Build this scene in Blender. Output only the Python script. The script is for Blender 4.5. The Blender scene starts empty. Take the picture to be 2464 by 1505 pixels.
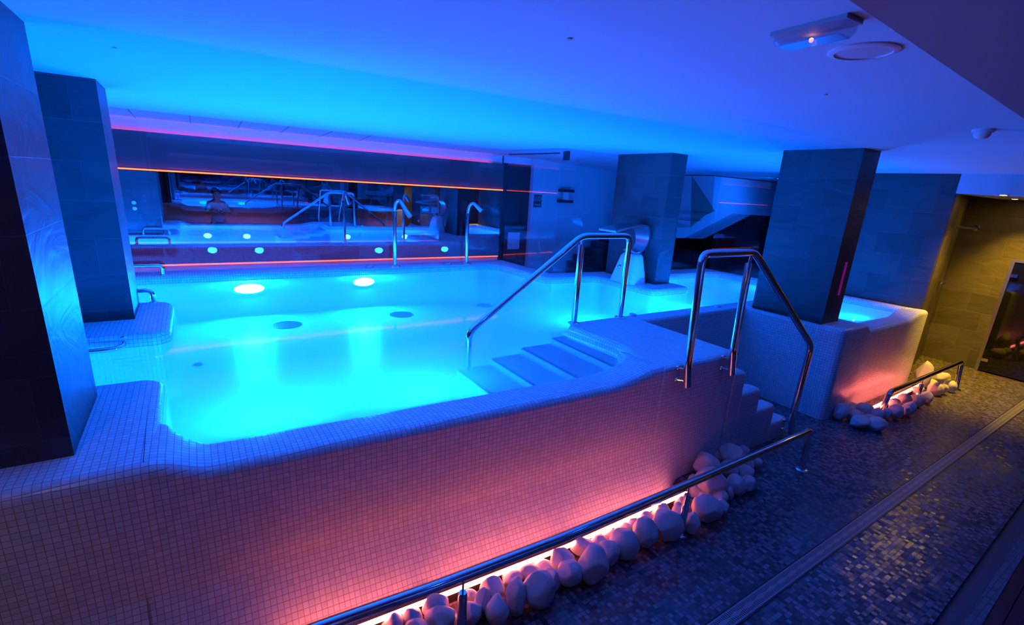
import bpy, bmesh, math, random
from mathutils import Vector, Matrix, noise
random.seed(7)
scene = bpy.context.scene
COL = scene.collection

# ------------------------------------------------------------------ camera
FPX, CYO, W_, H_ = 1166.265, 40.357, 2464.0, 1505.0
_c0 = Vector((0.84061, -0.53847, 0.05856)).normalized()
_c2 = Vector((-0.53159, -0.79943, 0.27986)); _c2 = (_c2 - _c0 * _c2.dot(_c0)).normalized()
_c1 = _c2.cross(_c0)
MAT = Matrix((_c0, _c1, _c2)).transposed()
EYE = Vector((0, 0, 2.0))
cam_d = bpy.data.cameras.new('camera'); cam = bpy.data.objects.new('camera', cam_d); COL.objects.link(cam)
cam.matrix_world = Matrix.Translation(EYE) @ MAT.to_4x4()
cam_d.sensor_width = 36.0; cam_d.sensor_fit = 'HORIZONTAL'
cam_d.lens = FPX * 36.0 / W_; cam_d.shift_y = CYO / W_
cam_d.clip_start = 0.02; cam_d.clip_end = 100
scene.camera = cam
# survey helpers: where a sight line from the photographer meets a real plane
def ray(px, py):
    return (MAT @ Vector(((px - W_/2)/FPX, -(py - H_/2 - CYO)/FPX, -1.0))).normalized()
def at(px, py, z): r = ray(px, py); return EYE + r*((z-EYE.z)/r.z)
def aty(px, py, y): r = ray(px, py); return EYE + r*(y/r.y)
def atx(px, py, x): r = ray(px, py); return EYE + r*(x/r.x)
def depth(p): return (p-EYE).dot(-_c2)

# ------------------------------------------------------------------ materials
def new_mat(name):
    m = bpy.data.materials.new(name); m.use_nodes = True
    nt = m.node_tree; nt.nodes.clear()
    out = nt.nodes.new('ShaderNodeOutputMaterial')
    return m, nt, out
def N(nt, t, **kw):
    n = nt.nodes.new(t)
    for k, v in kw.items():
        if k.startswith('i_'):
            key = k[2:]
            n.inputs[int(key) if key.isdigit() else key].default_value = v
        else: setattr(n, k, v)
    return n
def L(nt, a, b): nt.links.new(a, b)
def math_(nt, op, a, b=None, c=None):
    n = N(nt, 'ShaderNodeMath', operation=op)
    for i, v in enumerate((a, b, c)):
        if v is None: continue
        if isinstance(v, (int, float)): n.inputs[i].default_value = v
        else: L(nt, v, n.inputs[i])
    return n.outputs[0]
def vmath(nt, op, a, b=None):
    n = N(nt, 'ShaderNodeVectorMath', operation=op)
    for i, v in enumerate((a, b)):
        if v is None: continue
        if isinstance(v, (tuple, list)): n.inputs[i].default_value = v
        elif isinstance(v, (int, float)): n.inputs['Scale'].default_value = v
        else: L(nt, v, n.inputs[i])
    return n.outputs[0] if op not in ('LENGTH', 'DOT_PRODUCT') else n.outputs[1]

def simple(name, col, rough=0.5, metal=0.0, spec=0.5, noise_amt=0.0, noise_scale=8.0, bump=0.0):
    m, nt, out = new_mat(name)
    b = N(nt, 'ShaderNodeBsdfPrincipled')
    b.inputs['Base Color'].default_value = (*col, 1)
    b.inputs['Roughness'].default_value = rough; b.inputs['Metallic'].default_value = metal
    b.inputs['Specular IOR Level'].default_value = spec
    if noise_amt or bump:
        g = N(nt, 'ShaderNodeNewGeometry')
        nz = N(nt, 'ShaderNodeTexNoise'); nz.inputs['Scale'].default_value = noise_scale; nz.inputs['Detail'].default_value = 6
        L(nt, g.outputs['Position'], nz.inputs['Vector'])
        if noise_amt:
            r = N(nt, 'ShaderNodeMix', data_type='RGBA')
            r.inputs['A'].default_value = (*[c*(1-noise_amt) for c in col], 1)
            r.inputs['B'].default_value = (*[min(1, c*(1+noise_amt)) for c in col], 1)
            L(nt, nz.outputs['Fac'], r.inputs['Factor']); L(nt, r.outputs['Result'], b.inputs['Base Color'])
        if bump:
            bp = N(nt, 'ShaderNodeBump'); bp.inputs['Strength'].default_value = bump; bp.inputs['Distance'].default_value = 0.01
            L(nt, nz.outputs['Fac'], bp.inputs['Height']); L(nt, bp.outputs[0], b.inputs['Normal'])
    L(nt, b.outputs[0], out.inputs[0])
    return m

def emit(name, col, strength):
    m, nt, out = new_mat(name)
    e = N(nt, 'ShaderNodeEmission'); e.inputs[0].default_value = (*col, 1); e.inputs[1].default_value = strength
    L(nt, e.outputs[0], out.inputs[0]); return m

def mosaic(name, pitch, grout_w, col_a, col_b, grout, rough, tilt=0.02, spec=0.5, spread=1.0):
    """small square glass tiles; tile lines follow the two axes lying in the surface"""
    m, nt, out = new_mat(name)
    g = N(nt, 'ShaderNodeNewGeometry')
    pos = vmath(nt, 'ADD', vmath(nt, 'SCALE', g.outputs['Position'], 1.0/pitch), (0.37, 0.41, 0.29))
    cell = vmath(nt, 'FLOOR', pos); fr = vmath(nt, 'FRACTION', pos)
    sf = N(nt, 'ShaderNodeSeparateXYZ'); L(nt, fr, sf.inputs[0])
    sc = N(nt, 'ShaderNodeSeparateXYZ'); L(nt, cell, sc.inputs[0])
    sn = N(nt, 'ShaderNodeSeparateXYZ'); L(nt, vmath(nt, 'ABSOLUTE', g.outputs['True Normal']), sn.inputs[0])
    lines = None; cells = []
    for i in range(3):
        inpl = math_(nt, 'LESS_THAN', sn.outputs[i], 0.75)
        d = math_(nt, 'ABSOLUTE', math_(nt, 'SUBTRACT', sf.outputs[i], 0.5))
        ln = math_(nt, 'MULTIPLY', math_(nt, 'GREATER_THAN', d, 0.5-grout_w/pitch/2), inpl)
        lines = ln if lines is None else math_(nt, 'MAXIMUM', lines, ln)
        cells.append(math_(nt, 'MULTIPLY', sc.outputs[i], inpl))
    cc = N(nt, 'ShaderNodeCombineXYZ')
    for i in range(3): L(nt, cells[i], cc.inputs[i])
    wn = N(nt, 'ShaderNodeTexWhiteNoise', noise_dimensions='3D'); L(nt, cc.outputs[0], wn.inputs['Vector'])
    rp = math_(nt, 'POWER', wn.outputs['Value'], spread)
    mx = N(nt, 'ShaderNodeMix', data_type='RGBA'); mx.inputs['A'].default_value = (*col_a, 1); mx.inputs['B'].default_value = (*col_b, 1)
    L(nt, rp, mx.inputs['Factor'])
    mg = N(nt, 'ShaderNodeMix', data_type='RGBA'); mg.inputs['B'].default_value = (*grout, 1)
    L(nt, lines, mg.inputs['Factor']); L(nt, mx.outputs['Result'], mg.inputs['A'])
    b = N(nt, 'ShaderNodeBsdfPrincipled'); L(nt, mg.outputs['Result'], b.inputs['Base Color'])
    b.inputs['Specular IOR Level'].default_value = spec
    L(nt, math_(nt, 'ADD', math_(nt, 'MULTIPLY', lines, 0.5), rough), b.inputs['Roughness'])
    rnd = vmath(nt, 'SUBTRACT', wn.outputs['Color'], (0.5, 0.5, 0.5))
    nn = vmath(nt, 'NORMALIZE', vmath(nt, 'ADD', g.outputs['Normal'], vmath(nt, 'SCALE', rnd, tilt)))
    L(nt, nn, b.inputs['Normal'])
    L(nt, b.outputs[0], out.inputs[0]); return m

def slate(name, tint=(1, 1, 1), bw=0.47, bh=0.25, lo=0.022, hi=0.082, rough=0.45):
    m, nt, out = new_mat(name)
    g = N(nt, 'ShaderNodeNewGeometry')
    s = N(nt, 'ShaderNodeSeparateXYZ'); L(nt, g.outputs['Position'], s.inputs[0])
    u = math_(nt, 'ADD', s.outputs[0], s.outputs[1])
    c = N(nt, 'ShaderNodeCombineXYZ'); L(nt, u, c.inputs[0]); L(nt, s.outputs[2], c.inputs[1])
    br = N(nt, 'ShaderNodeTexBrick'); br.offset = 0.37; br.squash = 1.0
    L(nt, c.outputs[0], br.inputs['Vector'])
    for k, v in (('Scale', 1.0), ('Mortar Size', 0.003), ('Mortar Smooth', 0.3), ('Bias', 0.0), ('Brick Width', bw), ('Row Height', bh)):
        br.inputs[k].default_value = v
    br.inputs['Color1'].default_value = (0.15, 0.15, 0.15, 1); br.inputs['Color2'].default_value = (0.95, 0.95, 0.95, 1)
    br.inputs['Mortar'].default_value = (1.3, 1.3, 1.3, 1)
    nz = N(nt, 'ShaderNodeTexNoise'); nz.inputs['Scale'].default_value = 2.2; nz.inputs['Detail'].default_value = 8; nz.inputs['Distortion'].default_value = 1.6
    mp = N(nt, 'ShaderNodeMapping'); mp.inputs['Scale'].default_value = (1, 1, 2.2); L(nt, g.outputs['Position'], mp.inputs['Vector'])
    L(nt, mp.outputs[0], nz.inputs['Vector'])
    nf = N(nt, 'ShaderNodeTexNoise'); nf.inputs['Scale'].default_value = 30; nf.inputs['Detail'].default_value = 6; L(nt, mp.outputs[0], nf.inputs['Vector'])
    f = math_(nt, 'ADD', math_(nt, 'MULTIPLY', nz.outputs['Fac'], 0.60), math_(nt, 'MULTIPLY', nf.outputs['Fac'], 0.16))
    sb = N(nt, 'ShaderNodeSeparateColor'); L(nt, br.outputs['Color'], sb.inputs[0])
    f = math_(nt, 'ADD', f, math_(nt, 'MULTIPLY', sb.outputs[0], 0.42)); f.node.use_clamp = True
    mx = N(nt, 'ShaderNodeMix', data_type='RGBA')
    mx.inputs['A'].default_value = (*[lo*t for t in tint], 1); mx.inputs['B'].default_value = (*[hi*t for t in tint], 1)
    L(nt, f, mx.inputs['Factor'])
    b = N(nt, 'ShaderNodeBsdfPrincipled'); L(nt, mx.outputs['Result'], b.inputs['Base Color']); b.inputs['Roughness'].default_value = rough
    b.inputs['Specular IOR Level'].default_value = 0.3
    h = math_(nt, 'SUBTRACT', nz.outputs['Fac'], math_(nt, 'MULTIPLY', br.outputs['Fac'], 0.4))
    bp = N(nt, 'ShaderNodeBump'); bp.inputs['Strength'].default_value = 0.5; bp.inputs['Distance'].default_value = 0.02
    L(nt, h, bp.inputs['Height']); L(nt, bp.outputs[0], b.inputs['Normal'])
    L(nt, b.outputs[0], out.inputs[0]); return m

def schlick(nt, f0, normal=None):
    lw = N(nt, 'ShaderNodeLayerWeight'); lw.inputs['Blend'].default_value = 0.5
    if normal is not None: L(nt, normal, lw.inputs['Normal'])
    p = math_(nt, 'POWER', lw.outputs['Facing'], 5.0)
    return math_(nt, 'ADD', math_(nt, 'MULTIPLY', p, 1-f0), f0)
def clear(name, tint, f0=0.04, rough=0.0, bump=None, cap=1.0):
    """thin clear sheet: lets light straight through, mirrors by the angle"""
    m, nt, out = new_mat(name)
    t = N(nt, 'ShaderNodeBsdfTransparent'); t.inputs[0].default_value = (*tint, 1)
    gl = N(nt, 'ShaderNodeBsdfGlossy'); gl.inputs['Roughness'].default_value = rough; gl.inputs[0].default_value = (1, 1, 1, 1)
    nrm = None
    if bump:
        g = N(nt, 'ShaderNodeNewGeometry'); nz = N(nt, 'ShaderNodeTexNoise'); nz.inputs['Scale'].default_value = bump[0]; nz.inputs['Detail'].default_value = 2
        L(nt, g.outputs['Position'], nz.inputs['Vector'])
        bp = N(nt, 'ShaderNodeBump'); bp.inputs['Strength'].default_value = bump[1]; bp.inputs['Distance'].default_value = 0.02
        L(nt, nz.outputs['Fac'], bp.inputs['Height']); L(nt, bp.outputs[0], gl.inputs['Normal']); nrm = bp.outputs[0]
    f = schlick(nt, f0, nrm)
    if cap < 1: f = math_(nt, 'MULTIPLY', f, cap)
    mx = N(nt, 'ShaderNodeMixShader'); L(nt, f, mx.inputs[0]); L(nt, t.outputs[0], mx.inputs[1]); L(nt, gl.outputs[0], mx.inputs[2])
    L(nt, mx.outputs[0], out.inputs[0]); return m
def milky(name, base, share, tint):
    m = clear(name, *base); nt = m.node_tree
    out = [n for n in nt.nodes if n.type == 'OUTPUT_MATERIAL'][0]
    mx = [n for n in nt.nodes if n.type == 'MIX_SHADER'][0]
    t = [n for n in nt.nodes if n.type == 'BSDF_TRANSPARENT'][0]
    tr = N(nt, 'ShaderNodeBsdfTranslucent'); tr.inputs[0].default_value = (*tint, 1)
    m2 = N(nt, 'ShaderNodeMixShader'); m2.inputs[0].default_value = share
    L(nt, t.outputs[0], m2.inputs[1]); L(nt, tr.outputs[0], m2.inputs[2]); L(nt, m2.outputs[0], mx.inputs[1])
    return m
def mirror_mat(name, col):
    m, nt, out = new_mat(name)
    gl = N(nt, 'ShaderNodeBsdfGlossy'); gl.inputs['Roughness'].default_value = 0.0; gl.inputs[0].default_value = (*col, 1)
    L(nt, gl.outputs[0], out.inputs[0]); return m

M = {}
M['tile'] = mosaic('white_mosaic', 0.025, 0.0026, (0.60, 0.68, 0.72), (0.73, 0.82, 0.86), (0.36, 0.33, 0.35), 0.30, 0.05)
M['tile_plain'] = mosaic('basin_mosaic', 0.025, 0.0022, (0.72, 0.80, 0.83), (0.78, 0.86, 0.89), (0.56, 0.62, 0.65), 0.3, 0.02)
M['tread'] = mosaic('shaded_tread_mosaic', 0.025, 0.0022, (0.38, 0.40, 0.42), (0.44, 0.46, 0.48), (0.28, 0.29, 0.3), 0.4, 0.02)  # darker tile colour stands in for the weaker light on the underwater treads
M['floor'] = mosaic('dark_floor_mosaic', 0.025, 0.003, (0.05, 0.05, 0.055), (0.23, 0.225, 0.27), (0.06, 0.035, 0.04), 0.20, 0.12, 0.45, 1.7)
M['curb'] = mosaic('curb_mosaic', 0.025, 0.003, (0.16, 0.15, 0.17), (0.24, 0.23, 0.25), (0.10, 0.06, 0.06), 0.2, 0.10)
M['slate'] = slate('slate_cladding')
M['slate_light'] = slate('slate_cladding_pale', lo=0.09, hi=0.26)
M['slate_warm'] = slate('slate_cladding_brown', tint=(1.1, 1.0, 0.85), lo=0.02, hi=0.115)
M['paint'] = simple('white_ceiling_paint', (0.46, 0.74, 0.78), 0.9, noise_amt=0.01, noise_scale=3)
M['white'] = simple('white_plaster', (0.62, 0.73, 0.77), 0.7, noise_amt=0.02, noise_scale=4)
M['plastic'] = simple('white_plastic', (0.72, 0.72, 0.72), 0.4)
M['grille'] = simple('speaker_grille', (0.55, 0.55, 0.55), 0.6, noise_amt=0.2, noise_scale=400)
M['steel'] = simple('polished_steel', (0.72, 0.72, 0.74), 0.10, 1.0)
M['brushed'] = simple('brushed_steel', (0.55, 0.55, 0.56), 0.28, 1.0, noise_amt=0.05, noise_scale=60)
M['dark'] = simple('dark_panel', (0.03, 0.03, 0.035), 0.35)
M['black_glass'] = simple('black_glass', (0.004, 0.004, 0.005), 0.04, 0, 0.6)
M['panel'] = simple('glossy_dark_panel', (0.10, 0.10, 0.11), 0.10, 0, 0.7)
M['stone'] = simple('white_stone', (0.66, 0.63, 0.62), 0.75, noise_amt=0.14, noise_scale=26, bump=0.25)
M['nosing'] = simple('dark_nosing', (0.01, 0.012, 0.02), 0.5)
M['glass'] = clear('clear_glass', (0.95, 0.985, 0.99), 0.035)
M['mirror'] = mirror_mat('wall_mirror', (0.70, 0.74, 0.78))
M['mirror_back'] = mirror_mat('dim_mirror', (0.55, 0.58, 0.62))
M['water'] = milky('pool_water', ((0.97, 1.0, 1.0), 0.02, 0.06, (2.0, 0.06), 0.38), 0.36, (0.9, 0.95, 0.95))
M['lamp_blue'] = emit('underwater_lamp', (0.0008, 0.122, 1.0), 2350)
M['led'] = emit('led_red', (1.0, 0.15, 0.105), 26)
M['led_orange'] = emit('led_orange', (1.0, 0.075, 0.02), 8)
M['led_pink'] = emit('led_pink', (1.0, 0.06, 0.16), 6)
M['led_low'] = emit('led_low', (1.0, 0.07, 0.03), 4)
M['lamp_warm'] = emit('warm_lamp', (1.0, 0.55, 0.06), 260)
M['lamp_added'] = emit('added_blue_lamp', (0.05, 0.3, 1.0), 30)  # lens of the added, unseen blue lamps
M['slit'] = emit('pink_glow_strip', (.6, .03, .7), .18)  # faint pink emission for the narrow plate
M['lamp_em'] = emit('emergency_lamp', (1.0, 0.30, 0.03), 7)
M['prism'] = clear('prismatic_cover', (0.8, 0.85, 0.9), 0.10, 0.12)
M['smooth'] = simple('channel_liner', (0.06, 0.09, 0.12), 0.3)
M['plank'] = simple('plank_deck', (0.05, 0.02, 0.03), 0.35)
M['sign'] = simple('sign_face', (0.03, 0.05, 0.06), 0.5)
M['signtext'] = simple('sign_lettering', (0.5, 0.5, 0.5), 0.5)
M['paper'] = simple('paper_sheet', (0.8, 0.8, 0.8), 0.7)

# ------------------------------------------------------------------ mesh helpers
class MB:
    def __init__(s): s.v = []; s.f = []
    def add(s, v, f):
        o = len(s.v); s.v += [Vector(p) for p in v]; s.f += [tuple(i+o for i in q) for q in f]; return s
    def box(s, x0, x1, y0, y1, z0, z1):
        return s.add([(x0,y0,z0),(x1,y0,z0),(x1,y1,z0),(x0,y1,z0),(x0,y0,z1),(x1,y0,z1),(x1,y1,z1),(x0,y1,z1)],
                     [(0,3,2,1),(4,5,6,7),(0,1,5,4),(1,2,6,5),(2,3,7,6),(3,0,4,7)])
    def obox(s, a, b, th, z0, z1):
        """upright slab from plan point a to b, thickness th"""
        a = Vector(a); b = Vector(b); d = (b-a).normalized(); n = Vector((-d.y, d.x))*th/2
        p = [a-n, b-n, b+n, a+n]
        return s.add([(q.x,q.y,z0) for q in p]+[(q.x,q.y,z1) for q in p],
                     [(0,3,2,1),(4,5,6,7),(0,1,5,4),(1,2,6,5),(2,3,7,6),(3,0,4,7)])
    def prism(s, poly, z0, z1, r=0.0, k=5, bottom=True):
        """upright prism over a counter-clockwise outline with a rounded upper edge"""
        n = len(poly); P = [Vector((p[0], p[1])) for p in poly]
        def nrm(i):
            a, b, c = P[i-1], P[i], P[(i+1) % n]
            d1 = (b-a).normalized(); d2 = (c-b).normalized()
            n1 = Vector((-d1.y, d1.x)); n2 = Vector((-d2.y, d2.x)); m = n1+n2
            if m.length < 1e-6: return n1
            m.normalize(); return m/max(0.35, m.dot(n1))
        nn = [nrm(i) for i in range(n)]
        rings = [[(p.x, p.y, z0) for p in P]]
        if r > 0:
            for j in range(k+1):
                a = math.pi/2*j/k; off = r*(1-math.cos(a)); z = z1-r+r*math.sin(a)
                rings.append([(p.x+m.x*off, p.y+m.y*off, z) for p, m in zip(P, nn)])
        else: rings.append([(p.x, p.y, z1) for p in P])
        v = [q for rg in rings for q in rg]; f = []
        for j in range(len(rings)-1):
            for i in range(n):
                a = j*n+i; b = j*n+(i+1) % n; f.append((a, b, b+n, a+n))
        f.append(tuple((len(rings)-1)*n+i for i in range(n)))
        if bottom: f.append(tuple(reversed(range(n))))
        return s.add(v, f)
    def loft(s, secs, closed=True, caps=True):
        n = len(secs[0]); v = [q for r in secs for q in r]; f = []
        for j in range(len(secs)-1):
            for i in range(n if closed else n-1):
                a = j*n+i; b = j*n+(i+1) % n; f.append((a, b, b+n, a+n))
        if caps: f.append(tuple(reversed(range(n)))); f.append(tuple((len(secs)-1)*n+i for i in range(n)))
        return s.add(v, f)
    def tube(s, pts, r, seg=14, bend=0.0, rr=None, caps=True):
        P = [Vector(p) for p in pts]
        if bend > 0:
            Q = [P[0]]
            for i in range(1, len(P)-1):
                a, b, c = P[i-1], P[i], P[i+1]
                l = min(bend, (b-a).length*0.45, (c-b).length*0.45)
                p0 = b+(a-b).normalized()*l; p1 = b+(c-b).normalized()*l
                for t in range(7):
                    u = t/6; Q.append(p0*(1-u)**2 + b*2*u*(1-u) + p1*u*u)
            Q.append(P[-1]); P = Q
        tang = []
        for i in range(len(P)):
            a = P[max(0, i-1)]; b = P[min(len(P)-1, i+1)]; tang.append((b-a).normalized())
        up = Vector((0, 0, 1)) if abs(tang[0].z) < 0.9 else Vector((0, 1, 0))
        u = tang[0].cross(up).normalized(); secs = []
        for i, p in enumerate(P):
            t = tang[i]; u = (u - t*u.dot(t)).normalized(); w = t.cross(u)
            R = rr[i] if rr else r
            secs.append([tuple(p + (u*math.cos(2*math.pi*k/seg) + w*math.sin(2*math.pi*k/seg))*R) for k in range(seg)])
        return s.loft(secs, True, caps)
    def lathe(s, c, prof, seg=32, axis='z'):
        c = Vector(c); secs = []
        for r, h in prof:
            ring = []
            for k in range(seg):
                a = 2*math.pi*k/seg; x, y = r*math.cos(a), r*math.sin(a)
                o = {'z': (x, y, h), 'y': (x, h, -y), 'x': (h, x, y)}[axis]
                ring.append(tuple(c+Vector(o)))
            secs.append(ring)
        return s.loft(secs)

def origin_of(o):
    return o.get('_o', None)
ORI = {}
def build(name, mb, mat, parent=None, smooth=False, angle=0.6, label=None, cat=None, group=None, kind=None):
    me = bpy.data.meshes.new(name)
    if parent is not None: base = ORI[parent]
    else:
        xs = [v.x for v in mb.v]; ys = [v.y for v in mb.v]; zs = [v.z for v in mb.v]
        base = Vector(((min(xs)+max(xs))/2, (min(ys)+max(ys))/2, min(zs)))
    me.from_pydata([tuple(v-base) for v in mb.v], [], mb.f); me.validate(); me.update()
    bm = bmesh.new(); bm.from_mesh(me); bmesh.ops.recalc_face_normals(bm, faces=bm.faces); bm.to_mesh(me); bm.free()
    me.materials.append(mat)
    if smooth:
        for p in me.polygons: p.use_smooth = True
        try: me.set_sharp_from_angle(angle=angle)
        except Exception: pass
    o = bpy.data.objects.new(name, me); COL.objects.link(o)
    if parent is not None: o.parent = parent
    else: o.location = base
    ORI[o] = base
    tag(o, label, cat, group, kind); return o
def tag(o, label=None, cat=None, group=None, kind=None):
    if label: o['label'] = label
    if cat: o['category'] = cat
    if group: o['group'] = group
    if kind: o['kind'] = kind
def thing(name, loc, label, cat, group=None, kind=None):
    o = bpy.data.objects.new(name, None); COL.objects.link(o); o.location = loc; o.empty_display_size = 0.1
    ORI[o] = Vector(loc); tag(o, label, cat, group, kind); return o
def struct(name, mb, mat, label, cat, smooth=False):
    return build(name, mb, mat, None, smooth, label=label, cat=cat, kind='structure')
def sstep(a, b, x): t = min(1, max(0, (x-a)/(b-a))); return t*t*(3-2*t)
def fillet(poly, rad, k=6):
    """round the corners of an outline; rad is one radius or one per corner"""
    n = len(poly); out = []
    for i in range(n):
        a, b, c = Vector(poly[i-1]), Vector(poly[i]), Vector(poly[(i+1) % n])
        r = rad[i] if isinstance(rad, (list, tuple)) else rad
        if r <= 0: out.append(tuple(b)); continue
        d1 = (a-b).normalized(); d2 = (c-b).normalized(); ang = d1.angle(d2)
        l = min(r/math.tan(ang/2), (a-b).length*.49, (c-b).length*.49)
        p0 = b+d1*l; p1 = b+d2*l
        for t in range(k+1):
            u = t/k; q = p0*(1-u)**2 + b*2*u*(1-u) + p1*u*u; out.append((q.x, q.y))
    return out

# ------------------------------------------------------------------ levels (metres)
DK, RIM, WAT, BAS, CE = 0.92, 0.855, 0.838, 0.42, 2.51
XL, XR, YB, YF = -1.7, 8.72, -0.95, 7.42

# ------------------------------------------------------------------ room shell
EDGE = lambda x: 0.75 + 0.0614*(x-1.47)
FE = lambda x: 0.42 + 0.0385*(x-2.93)        # where the mosaic floor stops at the channel
mb = MB()
mb.add([(XL, FE(XL), 0), (XR+0.1, FE(XR), 0), (XR+0.1, 2.6, 0), (13.5, 2.6, 0), (13.5, 8.6, 0), (XL, 8.6, 0),
        (XL, FE(XL), -.15), (XR+.1, FE(XR), -.15), (XR+.1, 2.6, -.15), (13.5, 2.6, -.15), (13.5, 8.6, -.15), (XL, 8.6, -.15)],
       [(0,1,2,3,4,5), (11,10,9,8,7,6), (0,6,7,1), (1,7,8,2), (2,8,9,3), (3,9,10,4), (4,10,11,5), (5,11,6,0)])
struct('floor', mb, M['floor'], 'dark mosaic tiled floor beside the pool wall', 'floor')
def strip(y0, y1, z0, z1):
    return MB().add([(XL, FE(XL)+y0, z0), (XR, FE(XR)+y0, z0), (XR, FE(XR)+y1, z0), (XL, FE(XL)+y1, z0),
                     (XL, FE(XL)+y0, z1), (XR, FE(XR)+y0, z1), (XR, FE(XR)+y1, z1), (XL, FE(XL)+y1, z1)],
                    [(0,3,2,1), (4,5,6,7), (0,1,5,4), (1,2,6,5), (2,3,7,6), (3,0,4,7)])
struct('trim_1', strip(-.09, 0, -.15, -.022), M['smooth'], 'smooth blue channel beside the floor edge in the lower right corner', 'channel')
struct('trim_2', strip(-.145, -.09, -.15, 0.0), M['curb'], 'pale mosaic curb beside the blue channel', 'curb')
mb = MB()
for i in range(24):
    y1 = -.145-i*0.062
    if FE(0)+y1-.062 < YB: break
    v = strip(y1-.058, y1, -.15, -.006); mb.add(v.v, v.f)
struct('trim_3', mb, M['plank'], 'dark purple plank decking in the lower right corner', 'decking')
# ceiling: flat, dipping a little toward the far right end
mb = MB()
xs = [XL, 2.0, 5.3, 7.05, 13.5]; zs = [CE, CE, CE, 2.43, 2.43]
v = []
for x, z in zip(xs, zs): v += [(x, EDGE(x), z), (x, 8.6, z), (x, 8.6, z+.2), (x, EDGE(x), z+.2)]
f = []
for i in range(4):
    a = i*4; b = a+4
    f += [(a, b, b+1, a+1), (a+1, b+1, b+2, a+2), (a+2, b+2, b+3, a+3), (a+3, b+3, b, a)]
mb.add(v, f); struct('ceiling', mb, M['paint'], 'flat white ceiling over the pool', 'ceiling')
sl = math.tan(math.radians(21))
mb = MB(); v = []
for x, z in zip(xs[:4]+[8.9], zs[:4]+[2.43]): v += [(x, EDGE(x), z), (x, YB-.1, z+(EDGE(x)-YB+.1)*sl), (x, YB-.1, z+.2+(EDGE(x)-YB+.1)*sl), (x, EDGE(x), z+.2)]
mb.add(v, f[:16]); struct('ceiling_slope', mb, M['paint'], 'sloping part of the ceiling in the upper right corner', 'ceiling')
# walls
struct('wall_left', MB().box(XL-.15, XL, YB-.1, 8.6, 0, 3.6), M['slate'], 'dark slate wall behind the left pillars', 'wall')
struct('wall_behind', MB().box(XL, 8.9, YB-.15, YB-.06, 0, 3.7), M['slate_warm'], 'slate wall behind the viewer', 'wall')
# back wall with its pieces
mb = MB(); mb.box(XL, 4.56, YF, YF+.12, 0, CE)
struct('wall_back', mb, M['panel'], 'glossy dark wall behind the long glass screen', 'wall')
mb = MB(); mb.box(5.46, 8.2, YF, YF+.12, 0, CE)
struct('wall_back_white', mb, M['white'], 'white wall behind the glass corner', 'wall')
struct('trim_4', MB().box(5.15, 5.46, YF-.06, YF+.12, 0, CE), M['white'], 'white door jamb beside the dark doorway', 'jamb')
struct('door_1', MB().box(4.56, 5.15, YF+.03, YF+.1, 0, 2.4), M['dark'], 'dark door beside the white jamb', 'door')
struct('trim_5', MB().box(4.56, 5.15, YF, YF+.12, 2.4, CE), M['white'], 'white lintel over the dark door', 'lintel')
struct('wall_far', MB().box(8.2, 13.5, 8.4, 8.6, 0, 2.5).box(8.1, 8.2, YF+.12, 8.6, 0, 2.5), M['dark'], 'dark wall behind the white staircase', 'wall')
struct('wall_far_right', MB().box(13.4, 13.6, 2.5, 8.6, 0, 2.5).box(7.2, 13.5, 2.42, 2.52, 0, 2.45), M['dark'], 'dark wall at the far right end', 'wall')
# shower corner on the right
struct('wall_right', MB().obox((7.08, 2.02), (7.08, 3.25), 0.06, 0, 2.43), M['slate'], 'dark slate wall behind the right hand plunge pool', 'wall')
struct('wall_side', MB().obox((7.06, 2.03), (8.9, 2.40), 0.05, 0, 2.43), M['slate_warm'], 'narrow slate wall turning into the shower corner', 'wall')
struct('wall_end', MB().box(8.78, 8.95, YB-.1, 2.5, 0, 2.43), M['slate_warm'], 'brown slate wall lit yellow at the right end', 'wall')
mb = MB().box(7.05, 8.8, YB, 2.05, 2.225, 2.43)
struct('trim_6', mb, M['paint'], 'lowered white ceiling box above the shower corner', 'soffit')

# ------------------------------------------------------------------ pool
pool = thing('swimming_pool', (2.6, 4.0, 0), 'raised indoor pool clad in small white mosaic tiles', 'pool')
YO = lambda x: 2.042 - 0.038*(x+.2) if x < 2.6 else 1.9356
def wall_section(x, zt, yo, yi, zb=0.0, fl=0.0):
    r = 0.045
    pts = [(yo-fl, zb), (yo-fl*.60, .11), (yo-fl*.28, .21), (yo-fl*.06, .31), (yo, .36)]
    for j in range(7):
        a = math.pi/2*j/6; pts.append((yo+r-r*math.cos(a), zt-r+r*math.sin(a)))
    w = yi-yo
    for j in range(1, 6): u = j/6; pts.append((yo+r+(w-r-.03)*u, zt-.012*u*u))
    for j in range(6):
        a = math.pi/2*(1-j/5); pts.append((yi-.03+.03*math.cos(a), zt-.012-.03+.03*math.sin(a)))
    pts.append((yi, min(BAS, .3)-.02)); pts.append((yi, zb)) if zb < .2 else None
    return [(x, y, z) for y, z in pts]
secs = []
xs_ = [-1.695]+[-1.6+i*.1 for i in range(14)]+[-.31, -.298, -.27]+[-.25+i*.02 for i in range(16)]+[.08+i*.1 for i in range(19)]+[1.9+i*.02 for i in range(33)]+[2.6, 2.7, 2.8, 2.9]
for x in xs_:
    zt = RIM+(DK-RIM)*(1-sstep(-.24, -.02, x)) + (DK-RIM)*sstep(2.08, 2.52, x)
    if x < -.30 or x > 2.5: zt = DK-.004
    elif x < -.24: zt = DK-.001
    yi = YO(x)+.265
    if x > 2.33: t = min(1, (x-2.33)/.19); yi += .17*(1-math.sqrt(max(0, 1-t*t)))
    if x > 2.56: yi = 2.2
    if x < .02: t = min(1, (.02-x)/.2); yi += .16*(1-math.sqrt(max(0, 1-t*t)))
    secs.append(wall_section(x, zt, YO(x), yi, fl=.18*(1-sstep(2.45, 2.88, x))))
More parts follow.
